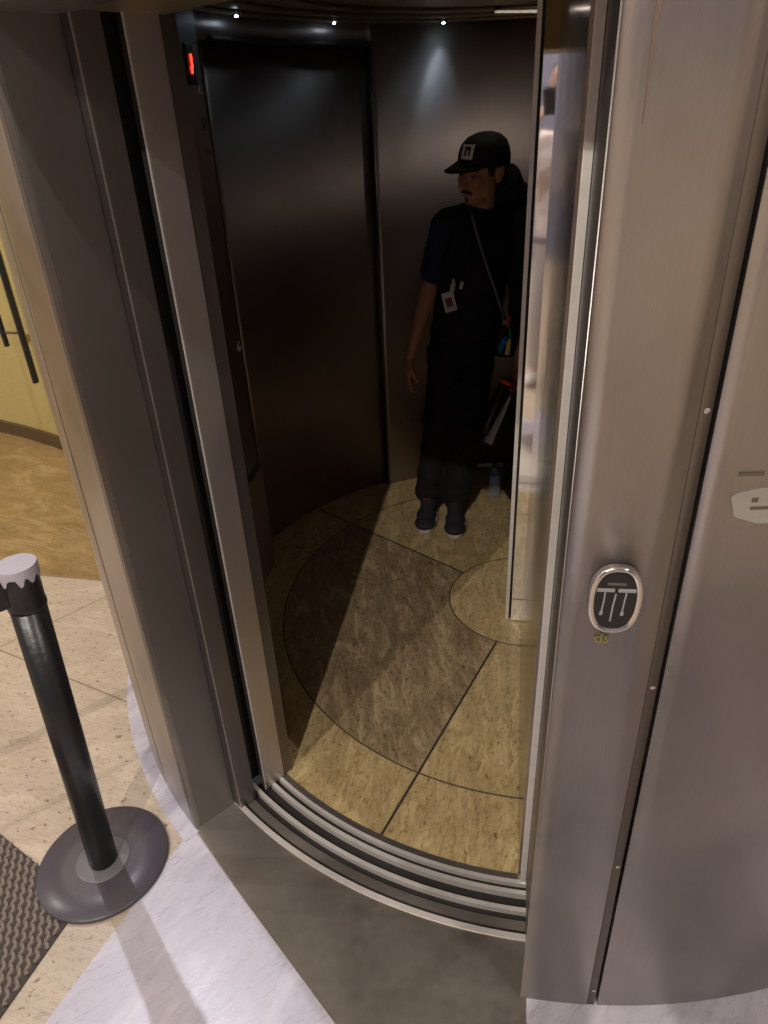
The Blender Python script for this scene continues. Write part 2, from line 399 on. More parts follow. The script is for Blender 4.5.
# radial side wall of the cab and the mirror polished post at its end
bm = bmesh.new(); prism(bm, [(.3085, 1.139), (.3344, 1.137), (.56, 2.2), (.5215, 2.2)], .0, 2.12)
struct(obj('wall_side', bm, 'steel_side'))
n = Vector((.22217, .97501, 0)); t = Vector((.97501, -.22217, 0)); P0 = Vector((.4843, 2.2129, 0))
bm = bmesh.new(); prism(bm, [q[:2] for q in (P0, P0 + t * .06, P0 + t * .06 + n * .012, P0 + n * .012)], .006, 2.10)
for v in bm.verts:
    if v.co.z > 1: v.co -= n * .022
struct(obj('mirror_post', bm, 'mirror', bevel=.0006))
P1 = Vector((.4659, 2.2336, 0))
bm = bmesh.new(); prism(bm, [q[:2] for q in (P1, P1 + t * .0135, P1 + t * .0135 + n * .03, P1 + n * .03)], .0, 2.10)
struct(obj('mirror_post', bm, 'steel_rail', bevel=.0006))
bm = bmesh.new(); prism(bm, [q[:2] for q in (P1 + n * .03 + t * .003, P1 + t * .08 + n * .03, P1 + t * .5 + n * 1.15, P1 + t * .47 + n * 1.15)], .0, 2.12)
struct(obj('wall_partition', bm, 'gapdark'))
bm = bmesh.new(); prism(bm, [q[:2] for q in (P1 + t * .0138 + n * .004, P1 + t * .08 + n * .004, P1 + t * .08 + n * .03, P1 + t * .0138 + n * .03)], .0, 2.1)
struct(obj('mirror_post', bm, 'gapdark'))

# ================================================================== CAB SHELL
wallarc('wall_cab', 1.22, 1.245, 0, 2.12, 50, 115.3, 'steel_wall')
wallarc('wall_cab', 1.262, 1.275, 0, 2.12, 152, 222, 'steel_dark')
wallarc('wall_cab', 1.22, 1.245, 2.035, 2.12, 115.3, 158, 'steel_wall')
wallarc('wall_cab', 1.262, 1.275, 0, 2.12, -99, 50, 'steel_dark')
wallarc('trim_2', 1.212, 1.256, 0, 2.035, 115.3, 115.62, 'steel_jamb', step=.1)
wallarc('trim_3', 1.205, 1.245, 2.030, 2.046, 115.3, 153, 'gapdark')
wallarc('door_1', 1.250, 1.262, .004, 2.034, 115.7, 153.5, 'steel_door')
wallarc('baseboard_back', 1.212, 1.2205, 0.0, .052, 60, 97.5, 'steel_wall')
wallarc('baseboard_back', 1.214, 1.2205, 0.054, .075, 60, 97.5, 'gapdark')
# ceiling of the cab
bm = bmesh.new(); prism(bm, [tuple(pol(1.5, a)[:2]) for a in range(0, 360, 5)], 2.12, 2.15)
struct(obj('cab_ceiling', bm, 'cab_ceil'))
for r0, r1, z in ((1.16, 1.19, 2.108), (1.02, 1.05, 2.108), (.86, .90, 2.108)):
    wallarc('trim_4', r0, r1, z, 2.119, 60, 215, 'cab_ceil')
# dim louvred strip lamp on the cab ceiling
sl = thing('strip_lamp', 'dim row of pale slots in the lift ceiling, top right above the capped man', 'ceiling lamp', (.6, 3.26, 2.119))
bm = bmesh.new(); d = Vector((.16, .058, 0)).normalized(); R = Matrix.Rotation(atan2(d.y, d.x), 3, 'Z')
box(bm, Vector((.61, 3.27, 2.114)), (.22, .05, .008), R); obj('housing', bm, 'steel_dark', sl)
bm = bmesh.new()
for i in range(5): box(bm, Vector((.61, 3.27, 2.107)) + d * (-.08 + .04 * i), (.030, .028, .008), R)
obj('slot', bm, 'lamp_dim', sl)
# three cool LED spots along the wall
for i, (a, where) in enumerate(((147.9, 'left most, over the rear door'), (124.5, 'over the right half of the rear door'), (100.6, 'with a bluish glow on the wall, right of the rear door'))):
    p = pol(1.165, a, 2.119)
    s = thing('spot_lamp', 'tiny cool spot lamp, ' + where, 'spot lamp', p, 'cool spot lamps along the cab ceiling')
    bm = bmesh.new(); lathe(bm, [(.016, .0), (.016, -.010), (.012, -.014), (.009, -.014)], p, n=20); obj('housing', bm, 'chrome', s, True)
    bm = bmesh.new(); lathe(bm, [(.006, -.0145), (.006, -.018), (.0005, -.019)], p, n=16); obj('lens', bm, 'led_blue', s, True)
    l = bpy.data.lights.new('spot', 'SPOT'); l.energy = (.012, .012, .14)[i]; l.color = (.6, .8, 1); l.spot_size = radians(50); l.spot_blend = .8; l.shadow_soft_size = .004
    lo = bpy.data.objects.new('spot_light', l); COL.objects.link(lo); lo.location = p + Vector((0, 0, -.021))
    tgt = pol(1.22, a, 1.9); lo.rotation_euler = (tgt - lo.location).to_track_quat('-Z', 'Y').to_euler()

# ---- cab operating panel column
ca, cb = Vector((-.5411, 2.5472, 0)), Vector((-.5143, 2.7284, 0)); dd = (cb - ca).normalized(); nn = Vector((-dd.y, dd.x, 0))  # nn points to -x (into the wall)
a0 = ca - dd * .22
cop = thing('control_panel', 'tall dark lift control column with red floor display on the left cab wall', 'control panel', (ca + nn * .05))
bm = bmesh.new(); prism(bm, [q[:2] for q in (a0, cb, cb + nn * .12, a0 + nn * .10)], 0, .50); obj('kick_plate', bm, 'steel_wall', cop, bevel=.002)
bm = bmesh.new(); prism(bm, [q[:2] for q in (a0 + nn * .012, cb + nn * .012 - dd * .004, cb + nn * .12, a0 + nn * .10)], .502, 2.112); obj('column', bm, 'steel_dark', cop, bevel=.002)
e0, e1 = ca + dd * -.08, cb - dd * .03
bm = bmesh.new(); prism(bm, [q[:2] for q in (e0 + nn * .006, e1 + nn * .006, e1 + nn * .014, e0 + nn * .014)], .53, 2.0); fp = obj('front_plate', bm, 'steel_door', cop, bevel=.002)
def on_cop(s, z, w, h, th, mat, name, mi=None, lift=0):
    c = ca + dd * s + nn * (.006 - th / 2 - lift); c.z = z
    R = Matrix((dd, nn, Vector((0, 0, 1)))).transposed()
    bm = bmesh.new(); box(bm, c, (w, th, h), R); return obj(name, bm, mat, cop, bevel=.001)
on_cop(.055, 1.945, .060, .11, .008, 'black_plastic', 'display')
on_cop(.056, 1.955, .013, .036, .002, 'red_glow', 'display_digit', lift=.009)
on_cop(.049, 1.930, .012, .020, .002, 'red_glow', 'display_digit', lift=.009)
on_cop(.110, 1.880, .028, .028, .008, 'chrome', 'button')
on_cop(.110, 1.780, .030, .040, .008, 'steel_jamb', 'button')
on_cop(.110, 1.700, .030, .016, .006, 'steel_jamb', 'button')
R = Matrix((dd, Vector((0, 0, 1)), -nn)).transposed().to_4x4()
bm = bmesh.new(); c = ca + dd * .128 + nn * (.004); c.z = 1.03
text_bm('G', .055, .0015, Matrix.Translation(c) @ R, bm); obj('floor_letter', bm, 'white_paint', cop)

# ================================================================== LOBBY SHELL
def wall(name, a, b, mat, th=.1, z1=TOP):
    a = Vector((*a, 0)); b = Vector((*b, 0)); d = (b - a).normalized(); nn = Vector((-d.y, d.x, 0)) * th
    bm = bmesh.new(); prism(bm, [q[:2] for q in (a, b, b + nn, a + nn)], 0, z1); return struct(obj(name, bm, mat))
# curved yellow wall on the far left
pts = []
for i in range(25):
    u = i / 24; x = -5.6 + 5.0 * u; y = 5.35 - .62 * u - 1.35 * u * u * 1.0
    pts.append((x, y))
# pass through the two base points measured: (-2.63,4.57) and (-2.13,4.25)
pts = [(-5.9, 5.7), (-4.6, 5.35), (-3.6, 5.02), (-2.95, 4.74), (-2.63, 4.57), (-2.38, 4.425), (-2.128, 4.255), (-1.85, 4.04), (-1.5, 3.74), (-1.2, 3.5)]
bm = bmesh.new(); prism(bm, pts + [(-.9, 3.9), (-.9, 6.5), (-5.9, 6.5)], 0, TOP); struct(obj('wall_far', bm, 'wall_yellow'))
bm = bmesh.new(); rws = [[bm.verts.new((x - ox, y - oy, z)) for ox, oy, z in ((.012, .02, 0), (.012, .02, .085), (-.01, -.015, .085), (-.01, -.015, 0))] for x, y in pts]
for i in range(len(rws) - 1):
    for j in range(4): bm.faces.new((rws[i][j], rws[i][(j + 1) % 4], rws[i + 1][(j + 1) % 4], rws[i + 1][j]))
bm.faces.new(rws[0]); bm.faces.new(rws[-1][::-1])
struct(obj('baseboard_far', bm, 'base_brown'))
wall('wall_west', (XL, YN), (XL, YF), 'wall_warm', .1); wall('wall_east', (XR, YF), (XR, YN), 'wall_warm', .1)
wall('wall_near', (XR, YN), (XL, YN), 'wall_grey', .1); wall('wall_north', (XL, YF), (XR, YF), 'wall_warm', .1)
bm = bmesh.new(); prism(bm, [(XL, YN), (XR, YN), (XR, YF), (XL, YF)], TOP, TOP + .1); struct(obj('ceiling', bm, 'ceil_w'))
bm = bmesh.new(); box(bm, Vector((-.5, YN + .03, 2.35)), (11, .06, .12)); struct(obj('trim_5', bm, 'white_paint'))

# lobby downlights, the last two added as fill
LAMPS = [((-1.02, -2.05, TOP), 400, (1, .93, .84), 'behind the camera, nearest the row centre'),
         ((-2.64, -1.76, TOP), 300, (1, .93, .84), 'behind and to the left of the camera'),
         ((-1.70, 2.75, TOP), 230, (.84, .86, 1.0), 'left of the lift drum beyond the barrier post'),
         ((-3.2, 3.9, TOP), 150, (1, .72, .34), 'in front of the yellow wall'),
         ((-4.9, 1.7, TOP), 170, (.98, .95, .93), 'added to wash the west wall left of the lift'),  # unseen added lamp, brightens what the left drum skin reflects
         ((2.1, -1.6, TOP), 220, (1, .92, .86), 'added as fill behind the camera to the right')]  # unseen added lamp, lifts the ambient light of the lobby
sa = bpy.data.lights.new('strip', 'AREA'); sa.energy = .22; sa.color = (1, .86, .74); sa.shape = 'RECTANGLE'; sa.size = .2; sa.size_y = .04
so_ = bpy.data.objects.new('strip_light', sa); COL.objects.link(so_); so_.location = (.61, 3.27, 2.10)
for i, (p, e, c, wh) in enumerate(LAMPS):
    s = thing('ceiling_downlight', 'round recessed lobby downlight ' + wh, 'ceiling light', (p[0], p[1], p[2] - .03), 'lobby downlights')
    bm = bmesh.new(); lathe(bm, [(.10, TOP - .001), (.10, TOP - .03), (.075, TOP - .03), (.072, TOP - .012), (.01, TOP - .012)], (p[0], p[1], 0), n=32); obj('trim_ring', bm, 'white_paint', s, True)
    bm = bmesh.new(); lathe(bm, [(.070, TOP - .0135), (.070, TOP - .016), (.001, TOP - .016)], (p[0], p[1], 0), n=32); obj('lens', bm, 'lamp_warm', s)
    l = bpy.data.lights.new('down', 'SPOT'); l.energy = e; l.color = c; l.spot_size = radians(85 if c[2] < .5 else 165); l.spot_blend = .6; l.shadow_soft_size = .03
    lo = bpy.data.objects.new('down_light', l); COL.objects.link(lo); lo.location = (p[0], p[1], TOP - .05)

# ================================================================== BARRIER POST
bp = Vector((-.828, 1.240, .0))
post = thing('barrier_post', 'black retractable belt barrier post with round base and torn white tape on top', 'barrier post', bp)
LEAN = Vector((.055, -.004, 1)).normalized()
bm = bmesh.new(); lathe(bm, [(.170, .0), (.175, .004), (.175, .011), (.172, .0145), (.10, .0155), (.002, .016)], bp, n=96); obj('base', bm, 'black_base', post, True)
bm = bmesh.new(); lathe(bm, [(.072, .0135), (.072, .0175), (.069, .0185), (.002, .019)], bp, n=48); obj('base_cover', bm, 'base_cap', post, True)
bm = bmesh.new(); lathe(bm, [(.0375, .017), (.0375, .90)], bp, LEAN, n=40); obj('pole', bm, 'black_pole', post, True)
bm = bmesh.new(); lathe(bm, [(.040, .895), (.040, .905), (.0385, .908), (.0385, .975), (.040, .98), (.040, .992), (.035, .999), (.001, .999)], bp, LEAN, n=40); obj('head', bm, 'black_plastic', post, True)
bp0 = bp.copy(); bp = bp + Vector((.055, -.004, 0))
bd = Vector((-.80, -.60, 0)).normalized()
R = Matrix.Rotation(atan2(bd.y, bd.x), 3, 'Z')
bm = bmesh.new(); box(bm, bp + bd * .048 + Vector((0, 0, .94)), (.034, .024, .06), R); obj('belt_clip', bm, 'black_plastic', post, bevel=.003)
bm = bmesh.new()
for k in range(1):
    a, b = bp + bd * .06 + Vector((0, 0, .94)), bp + bd * 1.4 + Vector((0, 0, .93)); nn2 = Vector((-bd.y, bd.x, 0)) * .0012
    vs = [bm.verts.new(q) for q in (a - nn2 + Vector((0, 0, -.024)), b - nn2 + Vector((0, 0, -.024)), b - nn2 + Vector((0, 0, .024)), a - nn2 + Vector((0, 0, .024)))]
    vs2 = [bm.verts.new(v.co + 2 * nn2) for v in vs]
    bm.faces.new(vs); bm.faces.new(vs2[::-1])
    for i in range(4): bm.faces.new((vs[i], vs[(i + 1) % 4], vs2[(i + 1) % 4], vs2[i]))
obj('belt', bm, 'black_plastic', post)
# torn tape : ragged cap on the head
bm = bmesh.new(); nseg = 44
ring0 = [bm.verts.new((bp.x + .0005, bp.y, 1.0035))]
top = [bm.verts.new(bp + Vector((.041 * cos(2 * pi * k / nseg), .041 * sin(2 * pi * k / nseg), 1.001))) for k in range(nseg)]
mid = [bm.verts.new(bp + Vector((.0418 * cos(2 * pi * k / nseg), .0418 * sin(2 * pi * k / nseg), .992))) for k in range(nseg)]
low = [bm.verts.new(bp + Vector((.0418 * cos(2 * pi * k / nseg), .0418 * sin(2 * pi * k / nseg), .984 - random.random() * .008 - (.014 if (k // 2) % 5 in (0, 3) else 0)))) for k in range(nseg)]
for k in range(nseg):
    j = (k + 1) % nseg
    bm.faces.new((ring0[0], top[k], top[j])); bm.faces.new((top[k], mid[k], mid[j], top[j])); bm.faces.new((mid[k], low[k], low[j], mid[j]))
tape = obj('tape', bm, 'tape', post)
md = tape.modifiers.new('s', 'SOLIDIFY'); md.thickness = .0008

# ================================================================== FLOOR MAT (wavy woven rubber strands)
K = Vector((-.850, 1.128, 0)); m1 = Vector((-.824, .566, 0)).normalized(); m2 = Vector((-.33, -.944, 0)).normalized()
mat = thing('floor_mat', 'taupe wavy ribbed entrance mat in the lower left corner of the floor', 'floor mat', K + m1 * .4 + m2 * .35)
bm = bmesh.new(); LM, WM = .95, 1.15
prism(bm, [(K)[:2], (K + m1 * WM)[:2], (K + m1 * WM + m2 * LM)[:2], (K + m2 * LM)[:2]], .0005, .004); obj('backing', bm, 'mat_dark', mat)
bm = bmesh.new(); d3 = Vector((.10, -.36, 0)).normalized(); s3 = Vector((-d3.y, d3.x, 0))
def inmat(c):
    q = c - K; det = m1.x * m2.y - m1.y * m2.x; u_ = (q.x * m2.y - q.y * m2.x) / det; v_ = (m1.x * q.y - m1.y * q.x) / det
    return .004 < u_ < WM - .01 and .004 < v_ < LM - .01
for k in range(-75, 75):
    rows = []
    for i in range(-220, 220):
        s_ = i * .0058; c = K + s3 * (k * .0195) + d3 * s_; ph_ = s_ * 2 * pi / .030 + (pi if k % 2 else 0)
        if not inmat(c): rows.append(None); continue
        c = c + s3 * .0032 * sin(ph_); w = .0068 + .0012 * cos(ph_ * 2); z = .0085 + .0022 * sin(ph_ + 1)
        rows.append([bm.verts.new(c - s3 * w + Vector((0, 0, .0035))), bm.verts.new(c - s3 * w * .5 + Vector((0, 0, z))), bm.verts.new(c + s3 * w * .5 + Vector((0, 0, z))), bm.verts.new(c + s3 * w + Vector((0, 0, .0035)))])
    for i in range(len(rows) - 1):
        if rows[i] and rows[i + 1]:
            for j in range(3): bm.faces.new((rows[i][j], rows[i][j + 1], rows[i + 1][j + 1], rows[i + 1][j]))
obj('woven_strands', bm, 'mat_rubber', mat)

# ================================================================== CALL PLATE ON THE RIGHT PANEL
def stadium(w, h, n=10, e=2.6):
    """rounded plate outline (superellipse ends)"""
    out = []
    for k in range(4 * n):
        a = 2 * pi * k / (4 * n) + pi / (4 * n)
        out.append((w / 2 * math.copysign(abs(cos(a)) ** (2 / 2.6), cos(a)), h / 2 * math.copysign(abs(sin(a)) ** (2 / 2.3), sin(a))))
    return out
a_dev = -98.45; z_dev = 1.150
er = pol(1, a_dev) - Vector((CX, CY, 0)); et = Vector((-er.y, er.x, 0)); ez = Vector((0, 0, 1))
oD = pol(1.54, a_dev, z_dev)
def P(u, v, w): return oD + et * u + ez * v + er * w
call = thing('call_plate', 'chrome rimmed rounded black lift call plate with two grey arrows on the steel panel', 'call button', oD)
W_, H_ = .076, .118
def shell(levels, bm):
    rows = [[bm.verts.new(P(x, y, w)) for x, y in stadium(W_ - 2 * ins, H_ - 2 * ins)] for ins, w in levels]
    for i in range(len(rows) - 1):
        n_ = len(rows[i])
        for k in range(n_): bm.faces.new((rows[i][k], rows[i][(k + 1) % n_], rows[i + 1][(k + 1) % n_], rows[i + 1][k]))
    bm.faces.new(rows[-1]); bm.faces.new(rows[0][::-1])
bm = bmesh.new(); shell([(0, -.001), (0, .016), (.0015, .019), (.006, .0195), (.008, .0165)], bm); obj('bezel', bm, 'chrome', call, True, bevel=0)
bm = bmesh.new(); shell([(.0085, .0150), (.0085, .0172), (.010, .0178)], bm); face = obj('face', bm, 'black_plastic', call)
def fbar(name, pts, w, mat, hgt=.0184):
    bm = bmesh.new()
    for (u0, v0), (u1, v1) in zip(pts[:-1], pts[1:]):
        d = Vector((u1 - u0, v1 - v0)).normalized(); q = Vector((-d.y, d.x)) * w / 2
        qs = [(u0 - q.x, v0 - q.y), (u1 - q.x, v1 - q.y), (u1 + q.x, v1 + q.y), (u0 + q.x, v0 + q.y)]
        A = [bm.verts.new(P(u, v, .0176)) for u, v in qs]; B = [bm.verts.new(P(u, v, hgt)) for u, v in qs]
        bm.faces.new(A[::-1]); bm.faces.new(B)
        for i in range(4): bm.faces.new((A[i], A[(i + 1) % 4], B[(i + 1) % 4], B[i]))
    return obj(name, bm, mat, call)
fbar('light_bar', [(-.028, .020), (-.003, .020)], .006, 'screen_grey'); fbar('light_bar', [(.002, .020), (.027, .020)], .006, 'screen_grey')
fbar('printed_arrow', [(-.016, .016), (-.0165, .0), (-.018, -.018)], .0022, 'screen_grey'); fbar('printed_arrow', [(.014, .016), (.0125, .0), (.0115, -.018)], .0022, 'screen_grey')
fbar('printed_arrow', [(-.0005, .014), (-.003, -.01), (-.004, -.036)], .0024, 'screen_grey')
fbar('arrow_tip', [(-.018, -.018), (-.0185, -.025)], .0045, 'screen_grey'); fbar('arrow_tip', [(.0115, -.018), (.0115, -.025)], .0045, 'screen_grey')
fbar('printed_line', [(-.014, .031), (.012, .031)], .004, 'screen_dim')
# small olive mark beneath
bm = bmesh.new(); R = Matrix((et, ez, er)).transposed().to_4x4()
text_bm('ds', .026, .0004, Matrix.Translation(P(-.008, -.083, .0006)) @ R, bm)
tag(obj('letter_mark', bm, 'mark_olive'), 'faint olive handwritten mark below the black call plate', 'marking')
# pale strip as painted highlight on the panel edge beside the doorway and a brown drip mark high on it
wallarc('edge_highlight', 1.5385, 1.5406, .002, 1.95, -101.25, -101.18, 'steel_cjamb', step=.1)
bm = bmesh.new()
def dq(a, z): return pol(1.5404, a, z)
dr = [(-99.62, 1.95, .10), (-99.60, 1.905, .12), (-99.66, 1.885, .16), (-99.80, 1.875, .14), (-99.92, 1.85, .09), (-99.95, 1.80, .04), (-99.95, 1.76, .015)]
rw = [[bm.verts.new(dq(a - w_, z)), bm.verts.new(dq(a + w_, z))] for a, z, w_ in dr]
for i in range(len(rw) - 1): bm.faces.new((rw[i][0], rw[i][1], rw[i + 1][1], rw[i + 1][0]))
dm = tag(obj('drip_mark', bm, 'drip'), 'thin brown drip stain high on the steel panel right of the doorway', 'stain')
md = dm.modifiers.new('s', 'SOLIDIFY'); md.thickness = .0004
# sticker with printed lines at the right margin
def on_drum(u0, u1, v0, v1, w0, w1, bm, a=-91.9, z=1.30):
    n_ = 8
    def q(u, v, w): return pol(1.54 + w, a + math.degrees(u / 1.54), z + v)
    rows = [[bm.verts.new(q(u0 + (u1 - u0) * i / n_, v, w)) for v, w in ((v0, w0), (v1, w0), (v1, w1), (v0, w1))] for i in range(n_ + 1)]
    for i in range(n_):
        for j in range(4): bm.faces.new((rows[i][j], rows[i][(j + 1) % 4], rows[i + 1][(j + 1) % 4], rows[i + 1][j]))
    bm.faces.new(rows[0]); bm.faces.new(rows[-1][::-1])
st = thing('sticker', 'worn beige sticker with dark printed line at the right edge of the drum panel', 'sticker', pol(1.54, -91.9, 1.30))
bm = bmesh.new(); outl = []
for k in range(40):
    a = 2 * pi * k / 40; rr = 1 + .05 * sin(3 * a) + .03 * sin(7 * a + 1)
    outl.append((.066 * rr * math.copysign(abs(cos(a)) ** .7, cos(a)) + .028, .027 * rr * math.copysign(abs(sin(a)) ** .7, sin(a))))
fr = [bm.verts.new(pol(1.5412, -91.9 + math.degrees(u / 1.54), 1.30 + v)) for u, v in outl]; bk = [bm.verts.new(pol(1.5400, -91.9 + math.degrees(u / 1.54), 1.30 + v)) for u, v in outl]
bm.faces.new(fr); bm.faces.new(bk[::-1])
for k in range(40): bm.faces.new((fr[k], fr[(k + 1) % 40], bk[(k + 1) % 40], bk[k]))
obj('backing', bm, 'sticker', st)
bm = bmesh.new(); on_drum(-.012, .07, -.0055, -.0015, .0008, .0017, bm); on_drum(-.012, -.004, .006, .012, .0008, .0017, bm); on_drum(.012, .05, .007, .010, .0008, .0017, bm); obj('print', bm, 'sticker_print', st)
bm = bmesh.new(); on_drum(-.037, -.004, .045, .050, .0001, .0006, bm); tag(obj('scuff_mark', bm, 'sticker_print'), 'short dark dash on the steel panel above the beige sticker', 'marking')

# ================================================================== BLACK RAIL ON THE YELLOW WALL
wr = thing('door_pull', 'black vertical bar handle with crossing rod before the yellow wall, far left', 'handle', (-2.06, 4.02, .5))
bm = bmesh.new(); tube(bm, [(-2.012, 4.02, .50), (-2.012, 4.02, 1.42)], .022, 10, flat=(.8, 1.1)); obj('bar', bm, 'black_plastic', wr, bevel=.004)
bm = bmesh.new(); tube(bm, [(-2.12, 4.03, .72), (-2.12, 4.03, 1.42)], .015, 10); obj('bar', bm, 'black_plastic', wr)
bm = bmesh.new(); tube(bm, [(-2.13, 4.03, .80), (-2.01, 4.03, .79)], .008, 8); obj('cross_rod', bm, 'base_brown', wr)
bm = bmesh.new(); tube(bm, [(-2.02, 4.035, .74), (-2.03, 4.12, .74)], .022, 10); obj('bracket', bm, 'brass', wr)
# ================================================================== PEOPLE
def ell(bm, c, r, R=None, seg=18):
    v = bmesh.ops.create_uvsphere(bm, u_segments=seg, v_segments=12, radius=1)['verts']
    Mx = Matrix.Translation(c) @ (R.to_4x4() if R is not None else Matrix()) @ Matrix.Diagonal((*r, 1))
    bmesh.ops.transform(bm, matrix=Mx, verts=v)
def cap(bm, p0, p1, r0, r1, flat=None, n=16, upv=None):
    """tapered capsule; flat=(fx,fy) with fx along upv-cross axis"""
    p0, p1 = Vector(p0), Vector(p1); d = p1 - p0; L = max(d.length, 1e-5)
    R = frame_to(d, Vector(upv) if upv else (Vector((0, 0, 1)) if abs(d.normalized().z) < .9 else Vector((0, 1, 0))))
    fx, fy = flat or (1, 1); st = []
    for i in range(5): a = -pi / 2 + (pi / 2) * i / 5; st.append((r0 * cos(a) + 1e-5, r0 * sin(a)))
    st.append((r0, 0)); st.append((r1, L))
    for i in range(1, 6): a = (pi / 2) * i / 5; st.append((r1 * cos(a) + 1e-5, L + r1 * sin(a)))
    rows = [[bm.verts.new(p0 + R @ Vector((r * fx * cos(2 * pi * k / n), r * fy * sin(2 * pi * k / n), z))) for k in range(n)] for r, z in st]
    for i in range(len(rows) - 1):
        for k in range(n): bm.faces.new((rows[i][k], rows[i][(k + 1) % n], rows[i + 1][(k + 1) % n], rows[i + 1][k]))
    bm.faces.new(rows[0][::-1]); bm.faces.new(rows[-1])
def loft(bm, rings, n=24):
    """rings: (centre, rx, ry, yaw, tilt vector None)"""
    rows = []
    for c, rx, ry, yaw in rings:
        rows.append([bm.verts.new(Vector(c) + Vector((rx * cos(a) * cos(yaw) - ry * sin(a) * sin(yaw), rx * cos(a) * sin(yaw) + ry * sin(a) * cos(yaw), 0))) for a in [2 * pi * k / n for k in range(n)]])
    for i in range(len(rows) - 1):
        for k in range(n): bm.faces.new((rows[i][k], rows[i][(k + 1) % n], rows[i + 1][(k + 1) % n], rows[i + 1][k]))
    bm.faces.new(rows[0][::-1]); bm.faces.new(rows[-1])
def organic(name, bm, mat, parent, voxel=.006, smooth=4, wrinkle=0, wsize=.06, cut=None):
    bmesh.ops.recalc_face_normals(bm, faces=bm.faces)
    me = bpy.data.meshes.new('tmp'); bm.to_mesh(me); bm.free()
    o = bpy.data.objects.new('tmp', me); COL.objects.link(o)
    m = o.modifiers.new('r', 'REMESH'); m.mode = 'VOXEL'; m.voxel_size = voxel; m.use_smooth_shade = True
    m = o.modifiers.new('s', 'SMOOTH'); m.factor = .5; m.iterations = smooth
    dg = bpy.context.evaluated_depsgraph_get(); dg.update()
    nm = bpy.data.meshes.new_from_object(o.evaluated_get(dg))
    bpy.data.objects.remove(o); bpy.data.meshes.remove(me)
    off = Vector(parent.get('_org', (0, 0, 0)))
    if wrinkle:
        nm.update(); nv = [v.normal.copy() for v in nm.vertices]
        for v, q in zip(nm.vertices, nv):
            c = v.co; f = noise.noise(Vector((c.x / wsize, c.y / wsize, c.z / (wsize * .55)))) + .5 * noise.noise(c * (2.3 / wsize))
            v.co = c + q * (f * wrinkle)
    if cut: cut(nm)
    for v in nm.vertices: v.co -= off
    for p in nm.polygons: p.use_smooth = True
    nm.name = name
    o = link(name, nm, mat, parent); o['_org'] = list(off); return o
V = Vector
def hand(bm, wrist, d, palm_n, thumb_dir, curl=.25, L=.19, s=1.0, curls=None):
    """palm + five fingers. d along hand, palm_n palm normal (fingers curl towards it), thumb_dir sideways towards the thumb"""
    d = V(d).normalized(); pn = V(palm_n); pn = (pn - d * pn.dot(d)).normalized(); sd = V(thumb_dir); sd = (sd - d * sd.dot(d) - pn * sd.dot(pn)).normalized()
    w = V(wrist)
    for k, off in enumerate((-.028, -.0095, .0095, .027)):
        cap(bm, w + sd * off * .55 * s + d * .012 * s, w + sd * off * s + d * .082 * s, .014 * s, .0115 * s)
    lens = {.027: .068, .0095: .077, -.0095: .071, -.028: .056}
    for i, (off, ln_) in enumerate(lens.items()):
        p = w + sd * off * s + d * .085 * s; cc = (curls[i] if curls else curl + .06 * i)
        r = .0088 * s; seg = [ln_ * .45, ln_ * .31, ln_ * .24]; ang = 0; fan = sd * (off * .9)
        for j, sl_ in enumerate(seg):
            ang += cc * (1.0 if j else .8)
            dirv = (d * cos(ang) + pn * sin(ang) + fan * cos(ang)).normalized(); q = p + dirv * sl_ * s
            cap(bm, p, q, r, r * .92, n=10); p = q; r *= .92
    p = w + sd * .022 * s + d * .022 * s; q = p + (sd * .62 + d * .65 + pn * .35).normalized() * .042 * s
    cap(bm, p, q, .0145 * s, .0115 * s); q2 = q + (sd * .25 + d * .88 + pn * .4).normalized() * .030 * s; cap(bm, q, q2, .011 * s, .0098 * s)
    q3 = q2 + (d * .85 + pn * .5 - sd * .05).normalized() * .024 * s; cap(bm, q2, q3, .0098 * s, .0085 * s)
def head(bm, c, f, up, s=1.0):
    """c centre of head, f gaze direction, up; returns frame"""
    f = V(f).normalized(); up = V(up); up = (up - f * up.dot(f)).normalized(); r = f.cross(up)   # r = person's right
    F = Matrix((r, f, up)).transposed(); c = V(c)
    def at(x, y, z): return c + F @ V((x, y, z)) * s
    ell(bm, at(0, -.012, .035), (.076 * s, .096 * s, .083 * s), F)
    ell(bm, at(0, .020, -.02), (.064 * s, .072 * s, .078 * s), F)
    ell(bm, at(0, .038, -.070), (.046 * s, .048 * s, .038 * s), F)
    ell(bm, at(0, .070, -.100), (.020 * s, .017 * s, .017 * s), F)
    ell(bm, at(0, .074, .022), (.050 * s, .016 * s, .012 * s), F)         # brow
    cap(bm, at(0, .084, .010), at(0, .110, -.029), .009 * s, .0135 * s)   # nose
    ell(bm, at(.012, .094, -.031), (.009 * s, .010 * s, .008 * s), F); ell(bm, at(-.012, .094, -.031), (.009 * s, .010 * s, .008 * s), F)
    ell(bm, at(0, .086, -.053), (.024 * s, .012 * s, .0065 * s), F); ell(bm, at(0, .084, -.064), (.021 * s, .012 * s, .008 * s), F)
    for sx_ in (-1, 1):
        ell(bm, at(.036 * sx_, .066, -.018), (.022 * s, .020 * s, .024 * s), F)   # cheek
        ell(bm, at(.048 * sx_, .015, -.062), (.018 * s, .034 * s, .022 * s), F)   # jaw
        ell(bm, at(.079 * sx_, -.008, -.004), (.009 * s, .019 * s, .032 * s), F @ Matrix.Rotation(.2, 3, 'X'))
        ell(bm, at(.084 * sx_, -.016, .006), (.009 * s, .013 * s, .020 * s), F)
    return F, at

